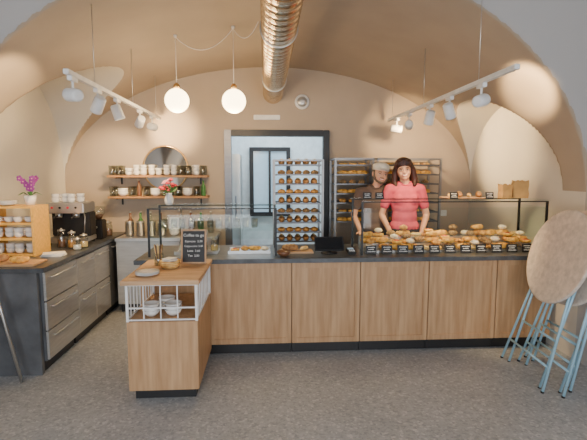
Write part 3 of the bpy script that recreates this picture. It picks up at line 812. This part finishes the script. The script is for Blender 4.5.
def person(name_label, loc, rotz, arms, Th, shirt, male, scale):
    t = thing('person', name_label, 'person', loc, rotz); t.scale = (scale,)*3
    sh = .19 if not male else .205
    def torso(b, g, m):
        b.ell((0,.0,1.23),(.145+g+(.02 if male else 0),.10+g,.19+g), m, 20)
        b.cap((-sh+.045,.01,1.365),(sh-.045,.01,1.365),.052+g,.052+g,m,16)
        b.cap((-.06,.01,1.40),(.06,.01,1.40),.05+g*.6,.05+g*.6,m,16)
        b.ell((0,.0,1.06),(.128+g+(.02 if male else 0),.095+g,.17+g), m, 20)
        if not male:
            for x in (-.06,.06): b.ell((x,-.060,1.25),(.066+g*.5,.05+g*.5,.075), m, 14)
            b.ell((0,-.045,1.17),(.10+g,.055+g,.12), m, 14)
    b = B(); torso(b,0,m_skin)
    b.ell((0,0,.93),(.165,.115,.13),m_skin,18)
    for s in (-1,1):
        b.cap((s*.088,0,.88),(s*.095,.0,.48),.085,.058,m_skin); b.cap((s*.095,0,.48),(s*.095,.02,.09),.056,.038,m_skin); b.ell((s*.10,-.05,.045),(.042,.12,.04),m_skin)
    b.cap((0,.01,1.40),Th@Vector((0,.005,1.53)),.057,.052,m_skin)
    for k,(e,w,hd,hn) in enumerate(arms):
        s = -1 if k == 0 else 1
        S = Vector((s*(sh-.02),.01,1.365)); b.cap(S,e,.046,.037,m_skin); b.cap(e,w,.037,.025,m_skin)
        hand(b,w,hd,hn,(-s if hn[2]>0 else s)*1)
    b.T = Th
    b.ell((0,-.005,1.61),(.074,.092,.100),m_skin,24); b.ell((0,-.042,1.555),(.054,.056,.052),m_skin,16); b.ell((0,-.075,1.525),(.024,.022,.020),m_skin,12)
    b.cap((0,-.092,1.618),(0,-.112,1.585),.008,.012,m_skin,8)
    for s in (-1,1):
        b.ell((s*.011,-.104,1.583),(.008,.009,.007),m_skin,8); b.ell((s*.077,.005,1.60),(.010,.018,.030),m_skin,10)
        b.ell((s*.038,-.075,1.575),(.020,.016,.018),m_skin,10); b.ell((s*.034,-.088,1.628),(.022,.010,.008),m_skin,8)
    mk('body', blob(b,.0055,m_skin,3), t)
    for s in (-1,1):
        e = B(Th).ell((s*.031,-.0885,1.607),(.0115,.009,.0058),m_teeth,12).obj('eye', t)
        B(Th).ell((s*.031,-.0955,1.607),(.0055,.004,.0052),m_brownc,10).obj('iris', e)
        B(Th).tube([(s*.014,-.100,1.626),(s*.032,-.099,1.631),(s*.050,-.088,1.624)],.0032,m_hairw if not male else m_hairm,6).obj('eyebrow', t)
        B(Th).tube([(s*.019,-.094,1.610),(s*.031,-.0985,1.6145),(s*.043,-.090,1.609)],.0022,m_hairw,6).obj('eyelash', t)
    f = B(Th); f.tube([(-.027,-.089,1.556),(-.014,-.099,1.549),(0,-.102,1.547),(.014,-.099,1.549),(.027,-.089,1.556)],.005,m_lip,8)
    f.obj('lips', t)
    f = B(Th); f.tube([(-.020,-.096,1.556),(0,-.1055,1.551),(.020,-.096,1.556)],.0036,m_teeth,6); f.obj('teeth', t)
    g = B(); torso(g,.012,shirt); g.ell((0,0,.95),(.172,.122,.10),shirt,18)
    for k,(e,w,hd,hn) in enumerate(arms):
        s = -1 if k == 0 else 1; S = Vector((s*(sh-.02),.01,1.365)); q = S.lerp(Vector(e), .62)
        g.cap(S,q,.060,.054,shirt)
    mk('shirt', blob(g,.007,shirt,5), t, label='short-sleeved '+('dark brown' if male else 'pink')+' shirt')
    c = B(); c.tube([(.070*math.cos(a*pi/10),.008+.062*math.sin(a*pi/10),1.445+.012*math.sin(a*pi/10)+(-.02 if math.sin(a*pi/10)<-.7 else 0)) for a in range(20)],.010,shirt,8,True); c.obj('collar', t)
    p = B(); p.ell((0,0,.92),(.170,.120,.12),m_jean,16)
    for s in (-1,1): p.cap((s*.088,0,.86),(s*.097,0,.48),.094,.070,m_jean); p.cap((s*.097,0,.48),(s*.097,.02,.13),.068,.055,m_jean)
    mk('trousers', blob(p,.009,m_jean,2), t)
    for s in (-1,1): B().box(s*.10-.05,s*.10+.05,-.18,.08,0,.09,m_black,.02).obj('shoe', t)
    h = B(Th)
    if not male:
        h.ell((0,.008,1.658),(.090,.100,.080),m_hairw,20); h.ell((0,.045,1.58),(.096,.065,.12),m_hairw,18)
        for s in (-1,1):
            h.cap((s*.055,-.055,1.69),(s*.088,-.020,1.60),.024,.028,m_hairw); h.cap((s*.088,-.02,1.60),(s*.100,-.005,1.50),.028,.036,m_hairw); h.cap((s*.100,-.005,1.50),(s*.092,-.03,1.45),.036,.022,m_hairw)
            h.cap((s*.01,-.075,1.698),(s*.058,-.070,1.668),.018,.016,m_hairw)
        h.ell((0,.07,1.50),(.085,.045,.09),m_hairw,16)
        mk('hair', blob(h,.0065,m_hairw,2), t, label='shoulder-length dark auburn hair')
    else:
        h.ell((0,.02,1.625),(.081,.086,.078),m_hairm,18)
        for s in (-1,1): h.cap((s*.072,-.02,1.63),(s*.062,-.045,1.55),.012,.014,m_hairm)
        mk('hair', blob(h,.006,m_hairm,2), t, label='short greying hair')
        h = B(Th); h.cap((-.045,-.062,1.535),(0,-.088,1.517),.014,.016,m_hairm); h.cap((.045,-.062,1.535),(0,-.088,1.517),.014,.016,m_hairm); h.cap((-.020,-.096,1.567),(.020,-.096,1.567),.005,.005,m_hairm)
        mk('beard', blob(h,.004,m_hairm,1), t)
        h = B(Th); h.ell((0,.003,1.685),(.092,.104,.055),m_beige,22); h.lathe([(.088,1.645),(.090,1.66),(.088,1.68)],m_beige,(0,0,0),24)
        h.ell((0,-.098,1.662),(.062,.048,.008),m_beige,16)
        mk('cap', blob(h,.005,m_beige,1), t, label='flat cream fabric cap')
    return t
def tilt(deg, dx=0, yaw=0):
    p = Vector((0,0,1.42)); q = Vector((0,0,1.52))
    return Matrix.Translation(p+Vector((dx,0,-.035))) @ Matrix.Rotation(math.radians(deg),4,'Y') @ Matrix.Rotation(math.radians(yaw),4,'Z') @ Matrix.Translation(q-p) @ Matrix.Scale(1.09,4) @ Matrix.Translation(-q)
person('smiling person in pink shirt with auburn hair, hands on counter',(1.56,4.86,.10),-.12,
       [((-.25,.03,1.08),(-.16,-.14,.875),(.12,-1,-.22),(0,-.2,1)),((.25,.03,1.08),(.16,-.14,.875),(-.12,-1,-.22),(0,-.2,1))],
       tilt(-6,0,-6), m_pink, False, 1.01)
person('smiling person in cream cap and dark shirt, leaning close',(1.26,5.00,.10),-.05,
       [((-.25,.0,1.10),(-.20,-.19,.93),(.1,-1,-.35),(0,-.35,1)),((.27,.08,1.12),(.46,.10,1.20),(1,.05,.2),(0,1,0))],
       tilt(9,.02,4), m_dark, True, .98)

# ---------------------------------------------------------------- lights
w = bpy.data.worlds.new('world'); bpy.context.scene.world = w; w.use_nodes = True
bg = w.node_tree.nodes['Background']; bg.inputs[0].default_value = (.78,.86,1,1); bg.inputs[1].default_value = .6
def area(loc, rot, sx, sy, e, col):
    L = bpy.data.lights.new('area','AREA'); L.shape='RECTANGLE'; L.size=sx; L.size_y=sy; L.energy=e; L.color=col
    o = bpy.data.objects.new('window_and_kitchen_light', L); C.objects.link(o); o.location=loc; o.rotation_euler=rot
for x in (-1.22,1.42): area((x,YF+.02,1.5),(pi/2,0,0),1.8,2.1,88,(.92,.96,1))
area((.2,6.9,2.65),(0,0,0),1.6,1.0,50,(.80,.92,1))  # cool overhead area light in the kitchen, no fixture, not from a window
for x,yy in ((-.867,4.5),(-.309,4.5)):
    L = bpy.data.lights.new('p','POINT'); L.energy=26; L.color=(1,.68,.34); L.shadow_soft_size=.12
    o = bpy.data.objects.new('pendant_bulb', L); C.objects.link(o); o.location=(x,yy,2.20)
